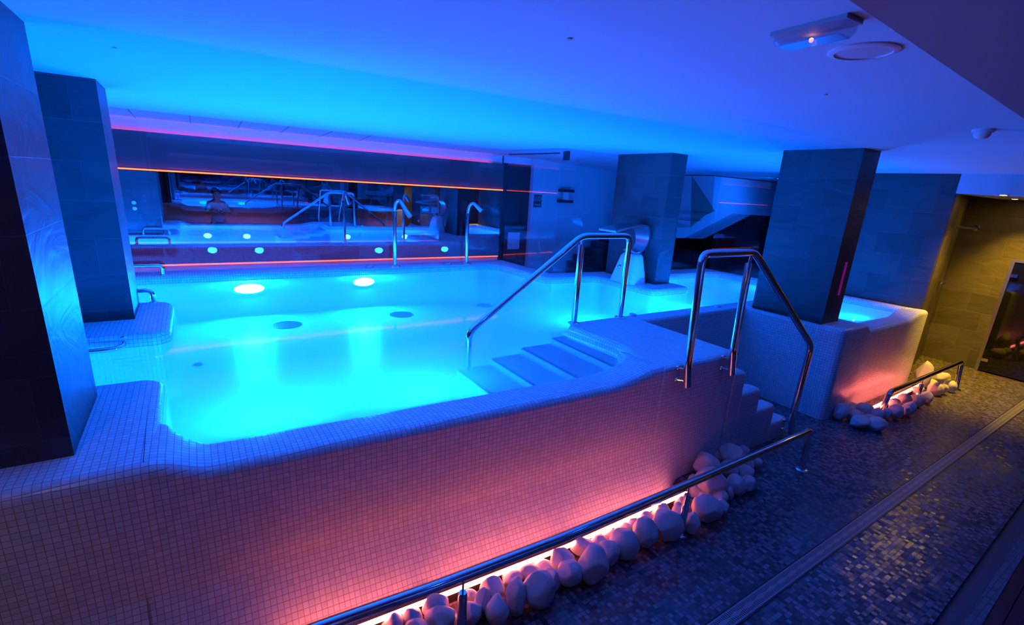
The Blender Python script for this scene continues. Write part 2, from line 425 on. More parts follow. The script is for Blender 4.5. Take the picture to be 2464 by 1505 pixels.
build('front_wall', MB().loft(secs), M['tile'], pool, True, 0.9)
# jacuzzi front rim
secs = []
for i in range(60):
    x = 5.3+i*(7.04-5.3)/59
    zt = RIM+(DK-RIM)*(1-sstep(5.42, 5.6, x)) + (DK-RIM)*sstep(6.55, 6.85, x)
    if x < 5.42: zt = DK-.004
    secs.append(wall_section(x, zt, 1.913+.012*(x-5), 2.17))
build('plunge_wall', MB().loft(secs), M['tile'], pool, True, 0.9)
# platform, narrow wall behind the well, base of the right pillar
poly = [(2.515, 1.934), (3.36, 1.934), (3.36, 2.90), (4.955, 2.90), (4.955, 1.911), (5.46, 1.911), (5.46, 2.95), (5.40, 3.09), (2.66, 3.10), (2.56, 3.0), (2.60, 2.50), (2.585, 2.36), (2.515, 2.24)]
poly = fillet(poly, [0, .07, 0, 0, .07, 0, 0, 0, 0, 0, .3, 0, 0])
build('platform', MB().prism(poly, 0, DK, .045), M['tile'], pool, True, 0.9)
def ledge(name, poly, rad):
    build(name, MB().prism(fillet(poly, rad), 0.0, DK, .05), M['tile'], pool, True, 0.9)
ledge('ledge', [(XL+.004, YO(XL)-.003), (-.20, YO(-.2)-.003), (-.205, 3.04), (XL+.004, 3.06)], [0, .06, .13, 0])
ledge('ledge', [(XL+.004, 3.98), (-.20, 3.87), (-.20, 4.90), (XL+.004, 4.95)], [0, .14, .14, 0])
deck = [(XL+.004, 6.06), (3.66, 6.05), (3.74, 4.90), (4.53, 4.82), (4.58, 3.87), (5.27, 3.86), (5.28, 4.68), (6.92, 4.60), (6.92, 2.1), (7.05, 2.0), (7.05, 4.95), (4.05, 5.22), (4.0, 6.42), (XL+.004, 6.42)]
build('far_deck', MB().prism(fillet(deck, [0, .22, .12, .12, .09, .09, .12, .2, .15, 0, 0, 0, 0, 0]), 0, DK, .055), M['tile'], pool, True, 0.9)
build('basin', MB().box(XL+.005, 2.56, 2.2, 6.2, BAS-.2, BAS).box(2.56, 6.95, 3.06, 6.2, BAS-.2, BAS).box(5.43, 6.95, 2.1, 3.06, BAS-.2, BAS), M['tile_plain'], pool)
# steps into the water
nz = []
zst = [.80, .75, .70, .65]
far_ = [(1306, 808), (1240, 833), (1170, 860), (1102, 893)]; near_ = [(1480, 885), (1375, 905), (1272, 923), (1165, 943)]
for i in range(4):
    a = at(*far_[i], zst[i]); b = at(*near_[i], zst[i]); x = (a.x+b.x)/2; nz.append(x)
for i in range(4):
    x0 = nz[i]; x1 = 2.60
    y1 = 3.10
    s = build('step', MB().prism(fillet([(x0, 2.15), (x1, 2.15), (x1, y1), (x0, y1)], [0, 0, 0, .04]), BAS, zst[i], .012, 3), M['tile'], pool, True, 0.9)
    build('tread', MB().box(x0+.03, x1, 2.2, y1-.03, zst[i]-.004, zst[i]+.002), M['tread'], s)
    build('nosing', MB().box(x0+.008, x0+.030, 2.2, y1-.04, zst[i]-.002, zst[i]+.0025), M['nosing'], s, label='dark line along the step edge')
# stairs down to the floor
prof = [(3.36, 0), (4.345, 0)]
tread = [(3.33, 3.475, .745), (3.475, 3.735, .745), (3.60, 3.745, .55), (3.86, 4.02, .345), (4.13, 4.31, .16)]
hs = [.742, .548, .348, .165]; xe = [3.52, 3.79, 4.07, 4.335]
for i in range(4):
    x1 = xe[i]; x0 = 3.34 if i == 0 else xe[i-1]-.03
    build('stair_step', MB().prism(fillet([(x0, 1.934), (x1, 1.934), (x1, 2.09), (x0, 2.09)], [0, .05, .06, 0], 4), 0, hs[i], .04), M['tile'], pool, True, 0.9)
# floor drains in the basin and small fittings
for px, py, r in ((690, 782, .15), (965, 757, .14), (1165, 735, .11), (477, 877, .035)):
    p = at(px, py, BAS+.003)
    if p.y < 6: build('floor_drain', MB().lathe((p.x, p.y, BAS), [(r, 0), (r, .006), (r*.9, .008)], 28), M['nosing'], pool, label='dark round floor drain under the water')

# water
mb = MB().add([(XL, 2.1, WAT), (2.53, 2.1, WAT), (2.53, 3.05, WAT), (5.42, 3.05, WAT), (5.42, 2.1, WAT), (6.99, 2.05, WAT), (6.99, 4.75, WAT), (5.2, 4.9, WAT), (3.8, 5.1, WAT), (3.8, 6.12, WAT), (XL, 6.12, WAT)], [tuple(range(11))])
build('pool_water', mb, M['water'], None, label='clear glowing cyan water filling the raised pool', cat='water', kind='stuff')

# underwater lamps
def oval(c, n, rx, rz, name='lens'):
    """oval lens plate standing on a wall, n = outward plan direction"""
    c = Vector(c); n = Vector((n[0], n[1], 0)); t = Vector((-n.y, n.x, 0)); z = Vector((0, 0, 1))
    mb = MB(); sec = []
    for d, s in ((0, 1), (.008, 1), (.012, .8)):
        sec.append([tuple(c+n*d+t*math.cos(k*math.pi/12)*rx*s+z*math.sin(k*math.pi/12)*rz*s) for k in range(24)])
    return mb.loft(sec)
lampspec = [
 ((0.46, 6.055, .745), (0, -1), .15, .052, 'oval pool lamp glowing under the far rim, left of two'),
 ((1.74, 6.055, .755), (0, -1), .13, .05, 'oval pool lamp glowing under the far rim, right of two'),
 ((-.95, 6.055, .70), (0, -1), .10, .05, 'pool lamp on the far pool wall behind the second pillar'),
 ((0.25, YO(.25)+.268, .62), (0, 1), .07, .05, 'pool lamp inside the front wall near the left ledge'),
 ((1.0, YO(1.0)+.268, .60), (0, 1), .07, .05, 'pool lamp inside the front wall near the pool steps'),
 ((XL+.005, 3.5, .68), (1, 0), .07, .05, 'pool lamp between the two left ledges'),
 ((XL+.005, 5.5, .68), (1, 0), .07, .05, 'pool lamp at the far left end'),
 ((3.0, 3.105, .68), (0, 1), .07, .05, 'pool lamp behind the platform'),
 ((4.4, 3.10, .68), (0, 1), .07, .05, 'pool lamp behind the stair well'),
 ((6.915, 3.55, .68), (-1, 0), .07, .05, 'pool lamp on the end wall of the plunge pool'),
 ((6.1, 2.175, .70), (0, 1), .045, .04, 'pool lamp inside the plunge pool front wall'),
]
for c, n, rx, rz, lab in lampspec:
    t = thing('pool_lamp', c, lab, 'pool lamp', 'underwater pool lamps')
    build('lens', oval(Vector(c)+Vector((n[0], n[1], 0))*.006, n, rx, rz), M['lamp_blue'], t)
    rg = MB(); cc = Vector(c); nn = Vector((n[0], n[1], 0)); tt = Vector((-n[1], n[0], 0)); zz = Vector((0, 0, 1))
    rg.tube([tuple(cc+nn*.006+tt*math.cos(k*math.pi/12)*(rx+.008)+zz*math.sin(k*math.pi/12)*(rz+.008)) for k in range(25)], .006, 6, caps=False)
    build('rim_ring', rg, M['steel'], t, True)
p = at(2060, 767, .66)
t = thing('pool_lamp', (p.x, p.y, .66), 'oval pool lamp glowing in the plunge pool right of the right pillar', 'pool lamp', 'underwater pool lamps')
build('lens', MB().lathe((p.x, p.y, .645), [(.062, 0), (.062, .012), (.05, .016)], 24), M['lamp_blue'], t)
build('stand', MB().lathe((p.x, p.y, BAS), [(.06, 0), (.06, .2), (.11, .225)], 20), M['steel'], t, True)

# ------------------------------------------------------------------ pillars
def pillar(x0, x1, y0, y1, z0, label, top=CE, lean=0.0):
    mb = MB(); mb.prism([(x0, y0), (x1, y0), (x1, y1), (x0, y1)], z0, top, 0)
    return build('pillar', mb, M['slate'], None, label=label, cat='pillar')
pillar(-1.5, -.472, 2.255, 2.865, DK, 'slate clad pillar at the left edge on the front left ledge')
pillar(-1.25, -.425, 4.33, 4.80, DK, 'dark slate pillar on the second ledge behind the left edge pillar')
pillar(4.875, 5.15, 4.12, 5.02, DK, 'grey slate pillar behind the white fountain pedestal')
pr = pillar(4.965, 5.29, 2.13, 2.84, DK, 'tall dark slate pillar on the block right of the stairs')
a = aty(2037, 631, 2.128); b = aty(2017, 711, 2.128)
build('slit_plate', MB().box((a.x+b.x)/2-.014, (a.x+b.x)/2+.014, 2.122, 2.132, b.z, a.z), M['slit'], None, label='narrow upright pink glowing plate on the right pillar', cat='plate')
for z in (1.42, 1.33):
    build('wall_button', MB().lathe((-.75, 4.80, z), [(.03, 0), (.03, .02), (.02, .025)], 20, 'y'), M['plastic'], None, True,
          label='white round button on the back of the second pillar, %s of two' % ('upper' if z > 1.4 else 'lower'), cat='button', group='pillar buttons')

# ------------------------------------------------------------------ glass screens and mirror wall
GY = 6.235
def screen(label, panes, loc):
    t = thing('glass_screen', loc, label, 'glass screen')
    for a, b, z0, z1 in panes: build('glass_panel', MB().obox(a, b, .012, z0, z1), M['glass'], t)
    return t
screen('long clear glass screen along the far pool edge in front of the mirror wall', [((XL+.01, GY), (.447, GY), DK, CE-.002), ((.453, GY), (2.187, GY), DK, CE-.002), ((2.193, GY), (3.87, GY), DK, CE-.002)], (1.1, GY, DK))
gc = screen('clear glass corner screen left of the fountain and grey middle pillar', [((3.895, 6.22), (3.975, 5.13), DK, CE-.002), ((3.99, 5.105), (5.6, 5.03), DK, CE-.002)], (3.98, 5.1, DK))
screen('clear glass screen right of the grey middle pillar', [((5.61, 5.0), (6.93, 4.86), DK, 2.425), ((6.96, 4.84), (7.0, 3.30), DK, 2.425)], (6.9, 4.85, DK))
build('glass_rail', MB().obox((3.893, 6.2), (3.974, 5.14), .02, CE-.065, CE-.05), M['dark'], gc)
hp = aty(1364, 374, 5.10)
build('hinge', MB().box(hp.x-.02, hp.x+.02, 5.06, 5.15, hp.z-.06, hp.z+.05), M['dark'], gc)
build('cove_board', MB().box(XL, 4.52, YF-.012, YF-.001, 2.3, CE), M['white'], None, label='white strip of wall above the dark panel under the ceiling', cat='panel')
build('lower_board', MB().box(XL, 4.52, YF-.012, YF-.001, .3, .83), M['white'], None, label='white wall panel below the red light line and mirror', cat='panel')
build('wall_mirror', MB().box(XL, 4.52, YF-.03, YF-.005, .835, 1.935), M['mirror'], None, label='long wall mirror between the two red light lines', cat='mirror')
build('upper_panel', MB().box(XL, 4.52, YF-.075, YF-.06, 1.965, 2.375), M['panel'], None, label='glossy dark panel above the wall mirror', cat='panel')
def led(name, a, b, r, mat, label, carrier=None):
    t = thing(name, a, label, 'light strip', 'led light strips')
    build('led_tube', MB().tube([a, b], r, 8), mat, t)
    if carrier:
        a2, b2 = Vector(a)+Vector(carrier), Vector(b)+Vector(carrier)
        build('channel', MB().box(min(a2.x, b2.x), max(a2.x, b2.x), a2.y-.012, a2.y+.012, a2.z-.008, a2.z+.008), M['dark'], t)
led('light_strip', (XL+.02, YF-.095, 1.952), (4.51, YF-.095, 1.952), .008, M['led_orange'], 'thin orange light line above the wall mirror', (0, .02, 0))
led('light_strip', (XL+.02, YF-.035, 2.355), (4.3, YF-.035, 2.355), .012, M['led_pink'], 'pink light line under the ceiling above the dark panel', (0, .018, -.02))
led('light_strip', (XL+.02, YF-.045, .82), (4.5, YF-.045, .82), .010, M['led_low'], 'red light line under the wall mirror', (0, .02, 0))
build('mirror_behind', MB().box(-1.0, 7.0, YB-.06, YB-.03, .15, 2.3), M['mirror_back'], None, label='large dim mirror behind the viewer', cat='mirror')
# ceiling joints behind the glass
for (px0, py0, px1, py1), lab in zip(((332, 288, 355, 315), (455, 298, 459, 325), (566, 306, 552, 330), (668, 316, 640, 336), (770, 324, 725, 342), (862, 332, 815, 352)), ('first', 'second', 'third', 'fourth', 'fifth', 'sixth')):
    a = at(px0, py0, CE); b = at(px1, py1, CE); a.y = max(a.y, 6.3); d = Vector((b.x-a.x, b.y-a.y)); b = Vector((a.x+d.x/max(.1, d.y)*1.05, 7.35))
    build('ceiling_joint', MB().obox((a.x, 6.3), (b.x, 7.33), .008, CE-.004, CE+.001), M['dark'], None, label='dark ceiling joint behind the glass, %s from the left' % lab, cat='joint', group='ceiling joints behind the glass', kind='structure')

# ------------------------------------------------------------------ handrails
def flange(c, r=.05, axis='z'):
    return MB().lathe(c, [(r, 0), (r, .008), (r*.85, .012), (r*.6, .016)], 24, axis)
R = .0255
# rail into the water
Y3 = 3.045
pts = [aty(1125, 890, Y3), aty(1128, 800, Y3), aty(1400, 568, Y3), aty(1507, 570, Y3)]
pts[0].z = zst[3]; pts[3].x = 3.20; pts[3].z = pts[2].z
t = thing('handrail', (2.4, Y3, DK), 'steel handrail slanting from the platform down into the pool', 'handrail')
p2 = Vector((3.20, Y3, DK+.002))
build('rail', MB().tube([tuple(p) for p in pts]+[(3.20, Y3, DK+.002)], R, 16, .07), M['steel'], t, True)
build('post', MB().tube([(pts[2].x+.005, Y3, DK+.002), (pts[2].x+.005, Y3, pts[2].z-.07)], R, 16).tube([(pts[2].x+.005, Y3, pts[2].z-.07), (pts[2].x+.005, Y3, pts[2].z-.01)], .010, 8), M['steel'], t, True)
for x in (pts[2].x+.005, 3.20):
    build('base_flange', flange((x, Y3, DK-.003)), M['steel'], t, True)
build('base_flange', flange((pts[0].x, Y3, zst[3]-.003)), M['steel'], t, True)
# rail down the outer stairs
yb, yt = 1.862, 1.93
P0, P1 = aty(1653, 930, yb), aty(1655, 880, yb)
T0 = aty(1692, 606, yt); T1 = aty(1815, 612, yt); E0 = aty(1952, 832, 1.88); E1 = aty(1908, 998, yb); E2 = aty(1903, 1046, yb)
T1.z = T0.z = (T0.z+T1.z)/2
t = thing('handrail', (3.3, 1.9, 0), 'steel handrail beside the outer stairs, fixed to the mosaic wall', 'handrail')
build('rail', MB().tube([tuple(p) for p in (P0, P1, T0, T1, E0, E1, E2)], R, 16, .06), M['steel'], t, True)
Q0, Q1, Q2 = aty(1760, 901, yb), aty(1764, 845, yb), aty(1803, 634, yt)
build('post', MB().tube([tuple(Q0), tuple(Q1), tuple(Q2)], R, 16, .03).tube([tuple(Q2), (Q2.x+.01, Q2.y, T1.z)], .010, 8), M['steel'], t, True)
for p, wy in ((P0, YO(2.6)), (Q0, 1.934), (E2, 1.934)):
    for dz in (.03, .115):
        q = Vector((p.x-.045, wy, p.z+dz))
        build('wall_bracket', MB().tube([(p.x, p.y, p.z+dz), (p.x-.035, wy-.014, p.z+dz)], .006, 8).lathe((p.x-.035, wy-.016, p.z+dz), [(.012, 0), (.016, .006), (.016, .017)], 14, 'y'), M['steel'], t, True)
# low rails on the floor
def low_rail(pts, posts, ends, label, r=.024):
    t = thing('low_rail', (pts[0][0], pts[0][1], 0), label, 'low rail')
    build('rail', MB().tube(pts, r, 14, .05), M['steel'], t, True)
    for (x, y, zt) in posts:
        build('post', MB().lathe((x, y, 0), [(.021, .002), (.021, zt-.085), (.017, zt-.075)], 16).tube([(x, y, zt-.08), (x, y, zt-.01)], .005, 8), M['steel'], t, True)
        build('base_flange', flange((x, y, 0.0), .042), M['steel'], t, True)
    for (x, y) in ends:
        build('base_flange', flange((x, y, 0.0), .045), M['steel'], t, True)
a = at(700, 1538, .345); p1 = at(1105, 1422, .27); p2 = at(1660, 1180, .27); e = at(1949, 1037, .35); eb = at(1927, 1133, 0)
mid = at(1600, 1190, .345); mid2 = at(1343, 1305, .345)
RZ = .365
low_rail([(-.1, 1.575, .002), (-.1, 1.575, RZ), (.27, 1.556, RZ), (.7, 1.525, RZ), (1.35, 1.50, RZ), (2.1, 1.50, RZ), (e.x, 1.525, RZ-.01), (eb.x+.01, 1.53, .002)],
         [(p1.x, 1.505, RZ), (2.34, 1.50, RZ)], [(eb.x+.01, 1.53), (-.1, 1.575)], 'low steel rail along the near stone bed and red light strip')
s0 = at(2117, 1000, 0); s1 = at(2141, 944, .27); e1 = at(2314, 871, .33); e0 = at(2300, 938, 0); m0 = at(2217, 975, 0)
low_rail([(s0.x, s0.y, .002), (s1.x, s1.y, .27), (e1.x, e1.y, .33), (e0.x, e0.y, .002)], [(m0.x, (s1.y+e1.y)/2, .30)], [(s0.x, s0.y), (e0.x, e0.y)],
         'low steel rail along the far stone bed below the plunge pool wall')

# grab bars
def grab(pts, label, r=.018):
    t = thing('grab_bar', pts[0], label, 'grab bar', 'grab bars on the pool edge')
    build('bar', MB().tube(pts, r, 12, .07), M['steel'], t, True)
    for p in (pts[0], pts[-1]): build('base_flange', flange((p[0], p[1], p[2]-.004), .032), M['steel'], t, True)
g = at(394, 664, DK-.01)
grab([(g.x, 6.13, DK-.003), (g.x, 6.13, 1.02), (g.x-.38, 6.13, 1.02), (g.x-.38, 6.13, DK-.003)], 'steel grab bar on the far pool edge beside the second pillar')
g = at(370, 727, DK)
grab([(g.x, 4.86, DK-.005), (g.x, 4.86, 1.02), (g.x-.35, 4.86, 1.02), (g.x-.35, 4.86, DK-.005)], 'steel grab bar on the back of the second ledge behind its pillar')
t = thing('grab_bar', (-.47, 3.9, .87), 'long steel grab bar low along the front of the second ledge', 'grab bar', 'grab bars on the pool edge')
build('bar', MB().tube([(-.46, 3.93, .88), (-.46, 3.82, .865), (-.56, 3.805, .862), (-1.4, 3.86, .862), (-1.4, 3.98, .88)], .016, 12, .06), M['steel'], t, True)
build('base_flange', MB().lathe((-.46, 3.902, .88), [(.03, 0), (.034, .01), (.034, .02)], 18, 'y'), M['steel'], t, True)

# ------------------------------------------------------------------ water spouts
def spout(bx, by, side, label, flip):
    t = thing('water_spout', (bx, by, DK), label, 'water spout', 'swan neck water spouts')
    zt = 1.785
    build('pipe', MB().tube([(bx, by, DK-.002), (bx, by, zt-.16)], .024, 14).tube([(bx, by, zt-.19), (bx, by, zt-.165)], .03, 14), M['steel'], t, True)
    pts = []; rr = []
    d = Vector((side[0], side[1]))
    for i in range(18):
        u = i/17
        if u < .55:
            a = math.pi*(u/.55)*.72; x = .055*(1-math.cos(a)); z = zt-.11+.10*math.sin(a)-.06*(1-u/.55)
        else:
            w = (u-.55)/.45; a = math.pi*.72; x = .055*(1-math.cos(a))+w*.14*side[2]; z = zt-.11+.10*math.sin(a)-w*.16*side[3]
        pts.append((bx+d.x*x, by+d.y*x, z)); rr.append(.022+.012*max(0, u-.5)*2)
    build('neck', MB().tube(pts, .02, 14, rr=rr), M['brushed'], t, True)
    build('base_plate', MB().lathe((bx, by, DK-.003), [(.075, 0), (.075, .006), (.05, .012), (.03, .03)], 26), M['steel'], t, True)
spout(2.18, 6.145, (.62, -.78, 1.0, 1.15), 'swan neck steel spout on the far pool edge, left of two', 1)
spout(3.235, 6.15, (.75, -.66, .75, .55), 'swan neck steel spout on the far pool edge, right of two', 1)
for px, py, lab in ((883, 640, 'left'), (1065, 632, 'right')):
    p = at(px, py, DK)
    build('deck_fitting', MB().tube([(p.x+.05*math.cos(k*math.pi/8), 6.15+.035*math.sin(k*math.pi/8), DK+.006) for k in range(17)], .008, 8, caps=False), M['brushed'], None, True,
          label='small oval ring on the far pool edge, %s of two' % lab, cat='ring', group='rings on the far pool edge')
for px, py, lab in ((1521, 757, 'platform beside the inner handrail foot'), (1727, 737, 'narrow wall behind the stair well')):
    p = at(px, py, DK+.01)
    build('edge_cap', MB().lathe((p.x, min(p.y, 3.05), DK-.003), [(.035, 0), (.035, .016), (.028, .022)], 24), M['plastic'], None, True, label='small white round cap on the %s' % lab, cat='cap')

# ------------------------------------------------------------------ fountain on the peninsula
t = thing('fountain', (4.69, 4.38, DK), 'white pedestal fountain with a curled steel waterfall nozzle', 'fountain')
mb = MB(); secs = []
for z, g_ in ((DK-.002, 0), (1.0, .018), (1.15, .05), (1.255, .075), (1.283, .095), (1.292, .125)):
    ol = fillet([(4.535+g_, 4.19+g_), (4.815-g_*.35, 4.19+g_), (4.815-g_*.35, 4.60-g_), (4.535+g_, 4.60-g_)], .05, 4)
    secs.append([(x, y, z) for x, y in ol])
mb.loft(secs); build('pedestal', mb, M['plastic'], t, True, 0.9)
pb = aty(1494, 634, 4.2)
build('push_button', MB().tube([(pb.x+.024*math.cos(k*math.pi/8), 4.215, 1.16+.024*math.sin(k*math.pi/8)) for k in range(17)], .005, 6, caps=False).lathe((pb.x, 4.235, 1.16), [(.018, 0), (.018, -.03), (.010, -.034)], 18, 'y'), M['brushed'], t, True)
# nozzle: curled sheet, profile in x-z, swept across y
prof = []
for i in range(26):
    u = i/25
    a = math.radians(-125 + 215*min(1, u/.75))
    cx, cz = 4.70, 1.47
    x = cx+.155*math.cos(a); z = cz+.175*math.sin(a)
    if u > .75:
        w = (u-.75)/.25; x = cx-.0-.48*w; z = cz+.175-.02*w-.055*w*w
    prof.append((x, z))
mb = MB(); secs = []
for i, (x, z) in enumerate(prof):
    x2, z2 = prof[min(i+1, 25)]; x1, z1 = prof[max(i-1, 0)]
    d = Vector((x2-x1, z2-z1)).normalized(); n = Vector((-d.y, d.x))
    u = i/25; hw = .075+.075*sstep(.1, .8, u); th = .012
    secs.append([(x+n.x*th, 4.395-hw, z+n.y*th), (x+n.x*th, 4.395+hw, z+n.y*th), (x-n.x*th, 4.395+hw, z-n.y*th), (x-n.x*th, 4.395-hw, z-n.y*th)])
mb.loft(secs); build('nozzle', mb, M['brushed'], t, True, 0.5)

# ------------------------------------------------------------------ light strips by the stone beds
t = thing('light_strip', (1.4, 1.74, 0), 'glowing red rope light on the floor along the near stone bed', 'light strip', 'led light strips')
pts = [(.12, at(877, 1503, .085).y+.01, .085)]+[tuple(at(*q, .085)) for q in ((1112, 1415), (1359, 1318), (1652, 1187))]
build('led_tube', MB().tube(pts, .0115, 8), M['led'], t)
build('channel', MB().obox((.12, pts[0][1]+.015), (2.63, pts[-1][1]+.015), .04, .0, .07), M['dark'], t)
fa = at(2092, 985, .085); fb = at(2216, 925, .085)
t = thing('light_strip', (fa.x, fa.y, 0), 'glowing red rope light on the floor along the far stone bed', 'light strip', 'led light strips')
build('led_tube', MB().tube([(fa.x, fa.y, .085), (fb.x, fb.y, .085)], .0115, 8), M['led'], t)
build('channel', MB().obox((fa.x, fa.y), (fb.x, fb.y), .04, 0, .07), M['dark'], t)

# ------------------------------------------------------------------ stones
def stone_mesh(c, sx, sy, sz, seed, yaw, tilt=0.0):
    rnd = random.Random(seed)
    bm = bmesh.new(); bmesh.ops.create_icosphere(bm, subdivisions=4, radius=1.0)
    off = Vector((rnd.uniform(-50, 50), rnd.uniform(-50, 50), rnd.uniform(-50, 50)))
    cuts = []
    for k in range(9):
        n = Vector((rnd.gauss(0, 1), rnd.gauss(0, 1), rnd.gauss(0, .8))).normalized(); cuts.append((n, rnd.uniform(.72, .95)))
    mb = MB(); rot = Matrix.Rotation(yaw, 3, 'Z') @ Matrix.Rotation(tilt, 3, 'Y')
    v = []
    for q in bm.verts:
        p = q.co.copy()
        p *= 1+.17*noise.noise(p*1.05+off)+.06*noise.noise(p*2.3+off)
        for n, d in cuts:
            e = p.dot(n)-d
            if e > 0: p -= n*(e*.92)
        v.append(p)
    mn = min(p.z for p in v); 
    v2 = []
    for p in v:
        p = rot @ Vector((p.x*sx, p.y*sy, p.z*sz)); v2.append(p)
    mn = min(p.z for p in v2); mx = max(p.z for p in v2)
    c = Vector(c)
    mb.v = [Vector((p.x+c.x, p.y+c.y, p.z-mn+c.z)) for p in v2]
    mb.f = [tuple(x.index for x in fa.verts) for fa in bm.faces]
    bm.free(); return mb
NEAR = [  # px, py, w, h, layer
 (944,1503,52,48,'f'),(991,1484,56,46,'b'),(1003,1512,60,40,'f'),(1051,1460,70,52,'b'),(1062,1490,76,50,'f'),
 (1131,1438,46,36,'b'),(1136,1478,48,54,'f'),(1161,1452,40,60,'f'),(1186,1418,68,52,'b'),(1195,1473,58,64,'f'),
 (1242,1442,50,84,'f'),(1231,1393,58,36,'b'),(1297,1424,76,84,'f'),(1270,1377,62,36,'b'),(1325,1396,46,50,'f'),
 (1304,1364,58,30,'b'),(1353,1350,74,54,'b'),(1370,1385,62,60,'f'),(1424,1365,72,84,'f'),(1402,1316,66,40,'b'),
 (1463,1336,54,58,'f'),(1441,1306,46,36,'b'),(1502,1313,68,64,'f'),(1470,1293,48,34,'b'),(1499,1273,48,32,'b'),
 (1550,1288,60,66,'f'),(1521,1263,36,34,'b'),(1553,1249,46,34,'b'),(1602,1269,78,68,'f'),(1590,1229,62,34,'b'),
 (1634,1240,38,52,'f'),(1663,1264,40,46,'f'),(1636,1206,44,30,'b')]
CLUS = [(1698,1230,70,60),(1737,1224,30,40),(1700,1196,52,30),(1728,1196,44,36),(1751,1190,26,34),(1714,1158,72,60),(1674,1182,42,36),
 (1698,1117,56,50),(1668,1160,32,30),(1770,1170,48,48),(1800,1167,36,36),(1791,1141,42,38),(1756,1134,44,38),(1727,1103,30,28),
 (1760,1097,54,46),(1787,1086,32,24),(1791,1111,28,32),(1803,1122,22,30),(1820,1115,26,28)]
FAR = [(2023,995,34,38),(2049,981,30,20),(2051,989,20,18),(2082,989,42,30),(2058,1003,42,26),(2068,1019,44,30),(2108,1023,52,28),(2092,1008,28,18),
 (2111,1000,26,28),(2131,999,24,28),(2150,976,28,28),(2153,995,36,32),(2174,967,30,30),(2176,992,22,28),(2188,985,26,36),(2206,945,34,24),
 (2207,966,30,32),(2228,958,26,30),(2250,939,28,30),(2263,937,26,28),(2262,911,38,26),(2285,931,26,28),(2240,925,28,22)]
ORD = ['first','second','third','fourth','fifth','sixth','seventh','eighth','ninth','tenth','eleventh','twelfth','thirteenth','fourteenth','fifteenth','sixteenth','seventeenth','eighteenth','nineteenth','twentieth','twenty-first','twenty-second','twenty-third','twenty-fourth']
def adj(w, h, big, small):
    s = 'large ' if w*h > big else 'small ' if w*h < small else ''
    return s+('tall' if h > 1.15*w else 'flat' if w > 1.35*h else 'rounded')
def put_stone(px, py, w, h, seed, label, group, zoff=0.0, lift=0.0):
    p = at(px, py, .07); d = depth(p)
    wm = w*d/FPX; hm = h*d/FPX*1.06
    zc = max(.03, hm*.42)+lift
    p = at(px, py, zc)
    kk = 1.06 if lift != .012 else .97
    sx = wm/2*kk; sz = max(.03, min(hm/2*kk, .12)); sy = (sx+sz)/2*.95
    yaw = math.atan2(-_c0.y, -_c0.x)+random.uniform(-.25, .25)
    mb = stone_mesh((p.x, p.y, max(lift, 0)+.0), sx, sy, sz, seed, yaw, random.uniform(-.25, .25))
    zmin = min(v.z for v in mb.v); zmax = max(v.z for v in mb.v); dz = p.z-(zmin+zmax)/2
    if lift == 0: dz = max(dz, -zmin-.004); dz = min(dz, -zmin)
    mb.v = [v+Vector((0, 0, dz)) for v in mb.v]
    build('white_stone', mb, M['stone'], None, True, 3.2, label=label, cat='stone', group=group)
i = 0
for lay, nm in (('f', 'front'), ('b', 'back')):
    row = sorted([s for s in NEAR if s[4] == lay])
    for k, s in enumerate(row):
        put_stone(*s[:4], 100+i, '%s white stone, %s from left in the near bed %s row' % (adj(s[2], s[3], 4600, 1900), ORD[k], nm), 'white stones beside the near light strip', lift=0 if lay == 'f' else .012); i += 1
for k, s in enumerate(sorted(CLUS)):
    put_stone(*s, 300+k, '%s white stone heaped below the stairs, %s from the left' % (adj(s[2], s[3], 2800, 1000), ORD[k]), 'white stones heaped by the stairs', lift=.05 if (s[0], s[1]) in ((1714,1158), (1698,1117), (1760,1097)) else 0)
for k, s in enumerate(sorted(FAR)):
    put_stone(*s, 500+k, '%s white stone in the far stone bed, %s from the left' % (adj(s[2], s[3], 1200, 600), ORD[k]), 'white stones of the far bed')
# one stone propped against the corner
p = at(2228, 890, .22)
mb = stone_mesh((p.x, p.y, .0), .10, .09, .16, 77, 0.4, .1)
build('white_stone', mb, M['stone'], None, True, 3.2, label='tall yellow lit white stone standing alone at the far wall corner', cat='stone')

